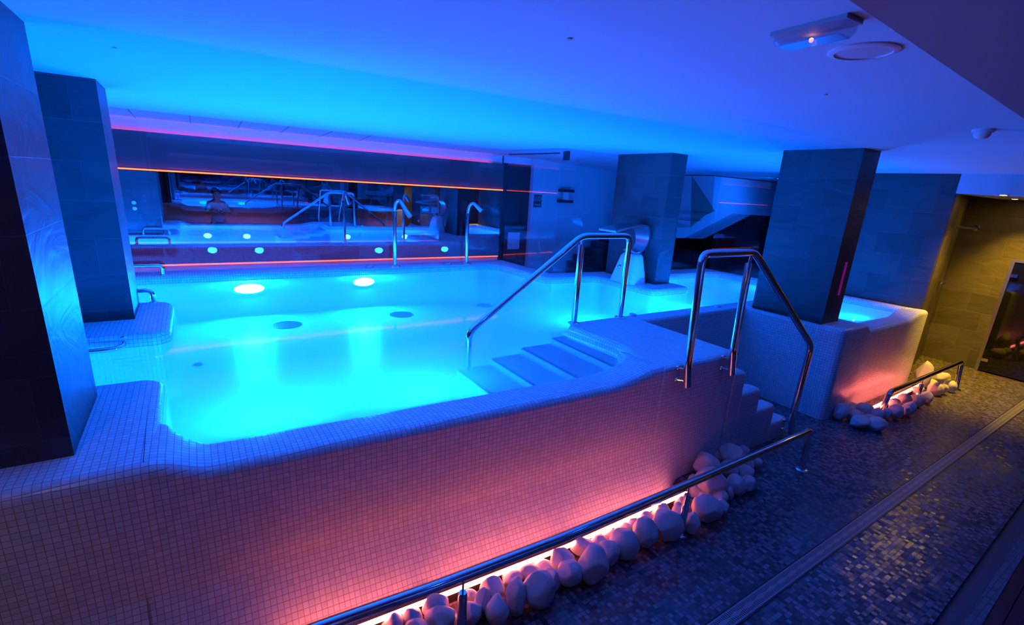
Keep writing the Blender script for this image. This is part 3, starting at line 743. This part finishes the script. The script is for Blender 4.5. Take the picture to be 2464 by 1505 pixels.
# ------------------------------------------------------------------ drain channel in the floor
def drain():
    a0 = at(1640, 1548, 0); 
    yc = lambda x: .962+.0125*(x-1.9)
    m, nt, out = new_mat('slotted_grate')
    g = N(nt, 'ShaderNodeNewGeometry'); s = N(nt, 'ShaderNodeSeparateXYZ'); L(nt, g.outputs['Position'], s.inputs[0])
    v = math_(nt, 'SUBTRACT', s.outputs[1], math_(nt, 'ADD', math_(nt, 'MULTIPLY', math_(nt, 'SUBTRACT', s.outputs[0], 1.9), .0125), .962))
    vv = math_(nt, 'DIVIDE', v, .074)
    # two rows of slots, slightly slanted
    sl = math_(nt, 'ADD', math_(nt, 'DIVIDE', s.outputs[0], .0135), math_(nt, 'MULTIPLY', vv, .55))
    row = math_(nt, 'GREATER_THAN', vv, 0.0)
    frx = math_(nt, 'FRACT', math_(nt, 'ADD', sl, math_(nt, 'MULTIPLY', row, .5)))
    inx = math_(nt, 'LESS_THAN', frx, .42)
    av = math_(nt, 'ABSOLUTE', vv)
    # slot length wobbles in a wave along the grate
    wob = math_(nt, 'MULTIPLY', math_(nt, 'PINGPONG', math_(nt, 'DIVIDE', s.outputs[0], .0135), 4.0), .035)
    iny = math_(nt, 'MULTIPLY', math_(nt, 'GREATER_THAN', av, math_(nt, 'ADD', wob, .03)), math_(nt, 'LESS_THAN', av, .38))
    mask = math_(nt, 'MULTIPLY', inx, iny)
    mx = N(nt, 'ShaderNodeMix', data_type='RGBA'); mx.inputs['A'].default_value = (.30, .30, .32, 1); mx.inputs['B'].default_value = (.004, .004, .005, 1); L(nt, mask, mx.inputs['Factor'])
    b = N(nt, 'ShaderNodeBsdfPrincipled'); L(nt, mx.outputs['Result'], b.inputs['Base Color']); b.inputs['Roughness'].default_value = .5
    L(nt, math_(nt, 'MULTIPLY', math_(nt, 'SUBTRACT', 1.0, mask), .5), b.inputs['Metallic'])
    L(nt, b.outputs[0], out.inputs[0])
    t = thing('floor_grate', (1.9, .96, 0), 'long slotted steel drain grate running along the dark mosaic floor', 'drain')
    build('grate', MB().obox((.6, yc(.6)), (8.6, yc(8.6)), .074, -.004, .003), m, t)
    for s_ in (-1, 1):
        build('frame_edge', MB().obox((.6, yc(.6)+s_*.043), (8.6, yc(8.6)+s_*.043), .006, -.004, .0045), M['dark'], t)
drain()

# ------------------------------------------------------------------ ceiling fittings
t = thing('emergency_light', (1.61, .93, CE), 'clear ribbed emergency light on the ceiling with an orange glow', 'light')
qa, qb, qc, qd = at(1858, 77, CE), at(2038, 31, CE), at(2064, 78, CE-.045), at(1880, 119, CE-.045)
qc = Vector((qb.x+.085, qc.y+.02, CE)); qd = Vector((qa.x+.085, qd.y+.01, CE))
QU = [Vector((q.x, q.y)) for q in (qa, qb, qc, qd)]; QC = sum(QU, Vector((0, 0)))/4
def quad(k): return fillet([tuple(QC+(q-QC)*k) for q in QU], .018, 3)
secs = [[(x, y, z) for x, y in quad(k)] for z, k in ((CE-.008, 1.0), (CE-.030, .98), (CE-.043, .88))]
build('cover', MB().loft(secs), M['prism'], t)
rb = MB()
for k in range(9):
    u = .1+.1*k; p = QU[0]*(1-u)+QU[3]*u; q = QU[1]*(1-u)+QU[2]*u; p = QC+(p-QC)*.82; q = QC+(q-QC)*.82
    rb.tube([(p.x, p.y, CE-.0435), (q.x, q.y, CE-.0435)], .0022, 6)
build('cover_rib', rb, M['prism'], t)
build('base_plate', MB().prism(list(reversed([tuple(QC+(q-QC)*1.03) for q in QU])) if (QU[1]-QU[0]).cross(QU[2]-QU[1]) < 0 else [tuple(QC+(q-QC)*1.03) for q in QU], CE-.012, CE-.0005), M['grille'], t)
pl = at(1952, 97, CE-.026)
build('lamp', MB().lathe((pl.x, pl.y, CE-.026), [(.001, -.007), (.006, -.004), (.007, 0), (.006, .004), (.001, .007)], 14), M['lamp_em'], t, True)
t = thing('ceiling_speaker', (1.955, .915, CE), 'round white speaker set in the ceiling beside the emergency light', 'speaker')
build('frame', MB().lathe((1.955, .915, CE), [(.105, 0), (.105, -.004), (.095, -.009), (.084, -.009), (.082, -.002)], 48), M['plastic'], t, True)
build('grille', MB().lathe((1.955, .915, CE), [(.084, 0), (.084, -.004), (.04, -.0075), (.001, -.008)], 48), M['grille'], t, True)
t = thing('smoke_detector', (4.12, 1.14, CE), 'small round smoke detector on the ceiling at the right', 'smoke detector')
build('base', MB().lathe((4.12, 1.14, CE), [(.055, 0), (.055, -.012), (.048, -.018)], 28), M['plastic'], t, True)
build('head', MB().lathe((4.12, 1.14, CE-.018), [(.04, 0), (.042, -.012), (.034, -.028), (.02, -.036), (.001, -.038)], 28), M['plastic'], t, True)
for px, py, lab in ((1986, 227, 'right of the speaker'), (276, 114, 'above the second pillar'), (1371, 92, 'above the pool')):
    p = at(px, py, CE)
    build('ceiling_plug', MB().lathe((p.x, p.y, CE), [(.010, 0), (.010, -.004), (.006, -.006)], 16), M['grille'], None, True, label='tiny round plug in the ceiling %s' % lab, cat='plug')
p = at(505, 309, CE)
build('smoke_detector', MB().lathe((p.x, p.y, CE), [(.06, 0), (.055, -.02), (.03, -.04), (.001, -.042)], 24), M['plastic'], None, True, label='small detector on the ceiling behind the glass screen', cat='smoke detector')
p = at(604, 324, CE)
build('ceiling_disc', MB().lathe((p.x, min(p.y, 7.2), CE), [(.07, 0), (.065, -.012), (.001, -.014)], 24), M['plastic'], None, True, label='flat round fitting on the ceiling behind the glass screen', cat='fitting')

# downlights, then added unseen blue lamps
def downlight(x, y, z, label, energy, cone=75, tiltv=(0, 0, -1), col=(1, .52, .025), rad=.03, lampm='lamp_warm'):
    t = thing('downlight', (x, y, z), label, 'downlight', 'ceiling downlights')
    build('bezel', MB().lathe((x, y, z), [(.05, 0), (.05, -.004), (.038, -.006), (.036, 0)], 28), M['steel'], t, True)
    build('lamp', MB().lathe((x, y, z-.001), [(.034, 0), (.030, -.004), (.001, -.006)], 24), M[lampm], t, True)
    ld = bpy.data.lights.new('downlight_beam', 'SPOT'); ld.energy = energy; ld.color = col; ld.spot_size = math.radians(cone*2); ld.spot_blend = 1.0; ld.shadow_soft_size = rad
    lo = bpy.data.objects.new('downlight_beam', ld); COL.objects.link(lo); lo.parent = t; lo.location = (0, 0, -.012)
    lo.rotation_euler = Vector(tiltv).to_track_quat('-Z', 'Y').to_euler()
a = at(2415, 469, 2.225); b = at(2446, 479, 2.225)
downlight(min(a.x, 7.6), 1.74 if a.x > 7.6 else a.y, 2.225, 'yellow downlight in the lowered ceiling, left of two', 430, 52, (.55, -.12, -1))
downlight(8.25, 1.80, 2.225, 'yellow downlight in the lowered ceiling, right of two', 240, 44, (.25, -.2, -1))
downlight(-1.05, .2, 2.655, 'warm downlight behind the viewer at the left', 22, 34, (-.25, .9, -1.35), (1, .55, .28), .05)
for x_, lab in ((1.5, 'left'), (3.6, 'right')):
    y_ = -.45; z_ = CE+(EDGE(x_)-y_)*sl-.02
    downlight(x_, y_, z_, 'added unseen blue lamp behind the viewer, %s of two' % lab, 36, 50, (.1, .75, -1), (.004, .07, 1.0), .05, 'lamp_added')  # added unseen lamps that put blue on the front wall and floor
downlight(8.6, 4.9, 2.425, 'added blue lamp in the stairwell hidden behind the right pillar', 90, 85, (-.2, .6, -1), (.005, .13, 1.0), .05, 'lamp_added')  # added hidden lamp that brightens the white stairs

# ------------------------------------------------------------------ shower corner
t = thing('glass_door', (8.72, 1.1, 0), 'black glass door in a steel frame at the right edge', 'door')
dtop = 1.47
build('pane', MB().box(8.70, 8.715, .1, 1.70, .02, dtop), M['black_glass'], t)
build('frame', MB().box(8.69, 8.73, 1.70, 1.735, 0, dtop+.03).box(8.69, 8.73, .1, 1.70, dtop, dtop+.03), M['brushed'], t)
for z in (.17, 1.30):
    build('hinge', MB().box(8.675, 8.70, 1.63, 1.70, z-.02, z+.02), M['steel'], t)
t = thing('wall_shower', (8.1, 2.2, 1.15), 'steel shower arm with a small valve in the brown slate corner', 'shower')
build('arm', MB().tube([(8.1, 2.235, 1.86), (8.1, 2.03, 1.86)], .016, 12), M['steel'], t, True)
build('head', MB().lathe((8.1, 2.03, 1.86), [(.03, .02), (.036, -.0), (.036, -.03), (.02, -.045)], 20, 'y'), M['steel'], t, True)
build('valve', MB().box(8.0, 8.12, 2.17, 2.225, 1.14, 1.17).lathe((8.06, 2.18, 1.155), [(.02, 0), (.02, -.04), (.012, -.045)], 16, 'y'), M['steel'], t)

# ------------------------------------------------------------------ behind the glass corner
t = thing('exit_sign', (5.30, YF-.065, 1.8), 'small dark exit sign on the white door jamb', 'sign')
q = aty(1294, 484, YF-.07)
build('plate', MB().box(q.x-.085, q.x+.085, YF-.07, YF-.06, q.z-.11, q.z+.11), M['sign'], t)
cu = bpy.data.curves.new('lettering', 'FONT'); cu.body = 'SALIDA'; cu.size = .062; cu.align_x = 'CENTER'; cu.align_y = 'CENTER'; cu.extrude = .001
to = bpy.data.objects.new('tmp_text', cu); COL.objects.link(to)
dg = bpy.context.evaluated_depsgraph_get(); me = bpy.data.meshes.new_from_object(to.evaluated_get(dg)); bpy.data.objects.remove(to)
me.materials.clear(); me.materials.append(M['signtext'])
lo = bpy.data.objects.new('lettering', me); COL.objects.link(lo); lo.parent = t; lo.rotation_euler = (math.pi/2, 0, 0); lo.scale = (.95, 2.0, 1)
lo.location = Vector((q.x, YF-.0715, q.z+.035))-ORI[t]
build('arrow', MB().box(q.x-.065, q.x+.04, YF-.0725, YF-.07, q.z-.075, q.z-.055).add([(q.x+.04, YF-.0725, q.z-.09), (q.x+.07, YF-.0725, q.z-.065), (q.x+.04, YF-.0725, q.z-.04)], [(0, 1, 2)]), M['signtext'], t)
q = aty(1361, 472, YF-.06)
t = thing('paper_dispenser', (q.x, YF, q.z), 'dark paper roll holder on the white wall behind the glass corner', 'dispenser')
build('bracket', MB().box(q.x-.14, q.x+.14, YF-.14, YF-.001, q.z+.07, q.z+.12).box(q.x-.15, q.x+.13, YF-.14, YF-.001, q.z-.12, q.z-.07), M['dark'], t)
build('roll', MB().lathe((q.x, YF-.07, q.z-.07), [(.07, 0), (.07, .14)], 20), M['paper'], t, True)
# notice sheet in front of the dark door
q = aty(1243, 583, YF-.01)
build('notice_sheet', MB().box(4.74, 4.99, YF+.015, YF+.028, q.z-.13, q.z+.17), M['paper'], None, label='white notice sheet on the dark door', cat='notice')
# dark stairs rising to the right
Ys = 6.9
pp = [(1402, 657), (1402, 637), (1418, 637), (1418, 620), (1439, 620), (1439, 603), (1462, 603), (1462, 587), (1483, 587), (1483, 571), (1506, 571)]
pts = [aty(*p, Ys) for p in pp]; ol = [(p.x, p.z) for p in pts]
for k in range(2, len(ol)-1, 2): pass
st = [(ol[0][0], 0.0)]
zz = None
for k in range(1, len(ol)):
    x, z = ol[k]
    if k % 2 == 0: z = st[-1][1]
    else: x = st[-1][0]
    st.append((x, z))
while st[-1][1] < 1.25:
    st.append((st[-1][0], st[-1][1]+.13)); st.append((st[-1][0]+.22, st[-1][1]))
st.append((st[-1][0], 0.0))
n = len(st); mb = MB(); mb.add([(x, Ys, z) for x, z in st]+[(x, Ys+.5, z) for x, z in st], [tuple(range(n)), tuple(reversed(range(n, 2*n)))]+[(i, (i+1) % n, (i+1) % n+n, i+n) for i in range(n)])
build('staircase', mb, M['slate'], None, label='dark lower stair flight seen through the glass behind the fountain', cat='stairs')
# white upper flight and its side wall
Yw = 5.75
def yz(px, py): p = aty(px, py, Yw); return (p.x, min(p.z, 2.415))
t = thing('staircase', (7.6, Yw, 1.1), 'white upper stair flight behind the glass between the middle and right pillars', 'stairs')
ol = [yz(1600, 573), yz(1650, 573), yz(1763, 515), yz(1905, 523), (yz(1905, 440)[0]+.6, 2.415), (yz(1720, 420)[0], 2.415), yz(1713, 512), yz(1690, 520), yz(1688, 533), yz(1668, 534), yz(1666, 548), yz(1600, 549)]
n = len(ol); mb = MB(); mb.add([(x, Yw, z) for x, z in ol]+[(x, Yw+.9, z) for x, z in ol], [tuple(range(n)), tuple(reversed(range(n, 2*n)))]+[(i, (i+1) % n, (i+1) % n+n, i+n) for i in range(n)])
build('side_wall', mb, M['white'], t)
ol = [yz(1650, 572), yz(1680, 573), yz(1792, 517), yz(1763, 514)]
n = 4; mb = MB(); mb.add([(x, Yw-.12, z) for x, z in ol]+[(x, Yw-.005, z) for x, z in ol], [tuple(range(n)), tuple(reversed(range(n, 2*n)))]+[(i, (i+1) % n, (i+1) % n+n, i+n) for i in range(n)])
build('stringer', mb, simple('stringer_grey', (.25, .32, .34), .6), t)
ol = [yz(1657, 425), yz(1712, 508), yz(1690, 516), yz(1655, 545)]
mb = MB(); mb.add([(x, Yw-.08, z) for x, z in ol]+[(x, Yw-.06, z) for x, z in ol], [tuple(range(n)), tuple(reversed(range(n, 2*n)))]+[(i, (i+1) % n, (i+1) % n+n, i+n) for i in range(n)])
build('balustrade_glass', mb, clear('green_glass', (.55, .75, .68), .04), t)

# ------------------------------------------------------------------ the person seen only in the mirror
M['skin'] = simple('skin', (.55, .36, .28), .6)
M['shirt'] = simple('white_shirt', (.75, .74, .74), .85)
M['cloth'] = simple('dark_trousers', (.02, .022, .03), .85)
M['hair'] = simple('dark_hair', (.02, .015, .012), .6)
M['print'] = simple('red_print', (.55, .03, .05), .7)
def skinned(name, chains, mat, parent, lvl=1):
    """chains: lists of (point, radius); a chain may start on the index of an earlier joint"""
    vs_, es, rs = [], [], []
    for ch in chains:
        prev = None
        for q in ch:
            if isinstance(q, int): prev = q; continue
            vs_.append(Vector(q[0])); rs.append(q[1]); k = len(vs_)-1
            if prev is not None: es.append((prev, k))
            prev = k
    me = bpy.data.meshes.new(name); me.from_pydata([tuple(v) for v in vs_], es, [])
    o = bpy.data.objects.new(name, me); COL.objects.link(o)
    md = o.modifiers.new('skin', 'SKIN'); md.use_smooth_shade = True
    for i, r in enumerate(rs):
        sv = me.skin_vertices[0].data[i]; sv.radius = (r, r) if not isinstance(r, tuple) else r; sv.use_root = (i == 0)
    sd = o.modifiers.new('sub', 'SUBSURF'); sd.levels = lvl; sd.render_levels = lvl
    dg = bpy.context.evaluated_depsgraph_get(); m2 = bpy.data.meshes.new_from_object(o.evaluated_get(dg))
    bpy.data.objects.remove(o); m2.name = name; m2.materials.clear(); m2.materials.append(mat)
    o = bpy.data.objects.new(name, m2); COL.objects.link(o); o.parent = parent
    for p in m2.polygons: p.use_smooth = True
    ORI[o] = ORI[parent]; return o
t = thing('person', (.62, -.72, 0), 'person in white shirt and dark trousers crouching behind the viewer, seen in the mirror', 'person')
ch = [[((0, 0, .62), .14), ((0, .05, .80), .13), ((0, .12, 1.0), .145), ((0, .17, 1.12), .12), ((0, .20, 1.21), .058), ((0, .225, 1.30), .07), ((0, .24, 1.38), .088), ((0, .235, 1.46), .075)]]
n_ = 8
for sx in (-1, 1):
    ch.append([0, ((sx*.10, .03, .58), .095), ((sx*.15, .30, .46), .065), ((sx*.14, .17, .26), .058), ((sx*.13, .04, .09), .038), ((sx*.14, .10, .05), .04), ((sx*.145, .22, .035), .03)]); n_ += 6
    b0 = n_
    ch.append([3, ((sx*.17, .17, 1.10), .062), ((sx*.27, .24, .90), .044), ((sx*.15, .44, .96), .030), ((sx*.12, .49, .98), .032), ((sx*.10, .52, .99), .034)]); n_ += 5
    pal = n_-1
    for k in range(4):
        dx = (k-1.5)*.019; ln = (.85, 1.0, .95, .75)[k]
        ch.append([pal, ((sx*.10+dx, .555, .995-.004*abs(k-1.5)), .0095), ((sx*.10+dx*1.1, .555+.035*ln, .985), .009), ((sx*.10+dx*1.1, .555+.05*ln, .955), .008)]); n_ += 3
    ch.append([pal-1, ((sx*.12-sx*.04, .50, 1.0), .011), ((sx*.12-sx*.058, .535, 1.005), .0095)]); n_ += 2
skinned('body', ch, M['skin'], t)
skinned('shirt', [[((0, .01, .64), .158), ((0, .05, .80), .15), ((0, .12, 1.0), .165), ((0, .165, 1.115), .135), ((0, .195, 1.185), .075)],
                  [3, ((-.17, .17, 1.10), .082), ((-.235, .215, .975), .07)], [3, ((.17, .17, 1.10), .082), ((.235, .215, .975), .07)]], M['shirt'], t)
skinned('trousers', [[((0, 0, .64), .155), ((0, 0, .60), .15)]]+[[1, ((sx*.10, .03, .57), .112), ((sx*.15, .30, .46), .085), ((sx*.14, .17, .26), .078), ((sx*.13, .045, .10), .06)] for sx in (-1, 1)], M['cloth'], t)
mb = MB(); o3 = ORI[t]
for j in range(9):
    th_ = math.pi*.62*j/8
    ring = [tuple(o3+Vector((.098*math.sin(th_)*math.cos(a), .215+.105*math.sin(th_)*math.sin(a)-.02*(j/8), 1.43+.105*math.cos(th_)))) for a in [2*math.pi*q/20 for q in range(20)]]
    mb_r = ring if j else [tuple(o3+Vector((.004*math.cos(a), .215+.004*math.sin(a), 1.535))) for a in [2*math.pi*q/20 for q in range(20)]]
    (mb.v.extend(Vector(q) for q in mb_r))
mb.f = [(j*20+i, j*20+(i+1) % 20, (j+1)*20+(i+1) % 20, (j+1)*20+i) for j in range(8) for i in range(20)]
# leave the face open: keep only faces of the skull cap behind the forehead
mb.f = [f_ for f_ in mb.f if not (sum(mb.v[i].z for i in f_)/4 < o3.z+1.455 and sum(mb.v[i].y for i in f_)/4 > o3.y+.235)]
build('hair', mb, M['hair'], t, True, 3)
fc = MB(); 
fc.lathe(o3+Vector((0, .335, 1.375)), [(.003, .02), (.012, .012), (.016, 0), (.012, -.015)], 12, 'y')
for sx in (-1, 1): fc.lathe(o3+Vector((sx*.09, .235, 1.385)), [(.002, -.012), (.02, -.006), (.024, .004), (.01, .012)], 12, 'x')
build('nose_and_ears', fc, M['skin'], t, True)
ey = MB()
for sx in (-1, 1): ey.lathe(o3+Vector((sx*.032, .318, 1.405)), [(.001, .006), (.009, .004), (.012, -.004)], 12, 'y')
ey.tube([o3+Vector((-.025, .308, 1.325)), o3+Vector((0, .315, 1.322)), o3+Vector((.025, .308, 1.325))], .004, 6)
build('eyes_and_mouth', ey, M['hair'], t, True)
cu = bpy.data.curves.new('number', 'FONT'); cu.body = '88'; cu.size = .26; cu.align_x = 'CENTER'; cu.align_y = 'CENTER'; cu.extrude = .012
to = bpy.data.objects.new('tmp_text', cu); COL.objects.link(to)
dg = bpy.context.evaluated_depsgraph_get(); me = bpy.data.meshes.new_from_object(to.evaluated_get(dg)); bpy.data.objects.remove(to)
me.materials.clear(); me.materials.append(M['print'])
lo = bpy.data.objects.new('shirt_number', me); COL.objects.link(lo); lo.parent = t; lo.rotation_euler = (math.pi/2-.32, 0, math.pi); lo.location = (0, .262, .95)

# ------------------------------------------------------------------ world, view
w = bpy.data.worlds.new('world'); scene.world = w; w.use_nodes = True
w.node_tree.nodes['Background'].inputs[0].default_value = (0, 0.0002, 0.001, 1); w.node_tree.nodes['Background'].inputs[1].default_value = 1
vs = scene.view_settings; vs.view_transform = 'Standard'; vs.look = 'None'; vs.gamma = 1; vs.use_curve_mapping = False; vs.exposure = 0.0
cy = scene.cycles
cy.max_bounces = 14; cy.diffuse_bounces = 6; cy.glossy_bounces = 10; cy.transmission_bounces = 8; cy.transparent_max_bounces = 24
cy.sample_clamp_indirect = 8.0; cy.caustics_reflective = False; cy.caustics_refractive = False
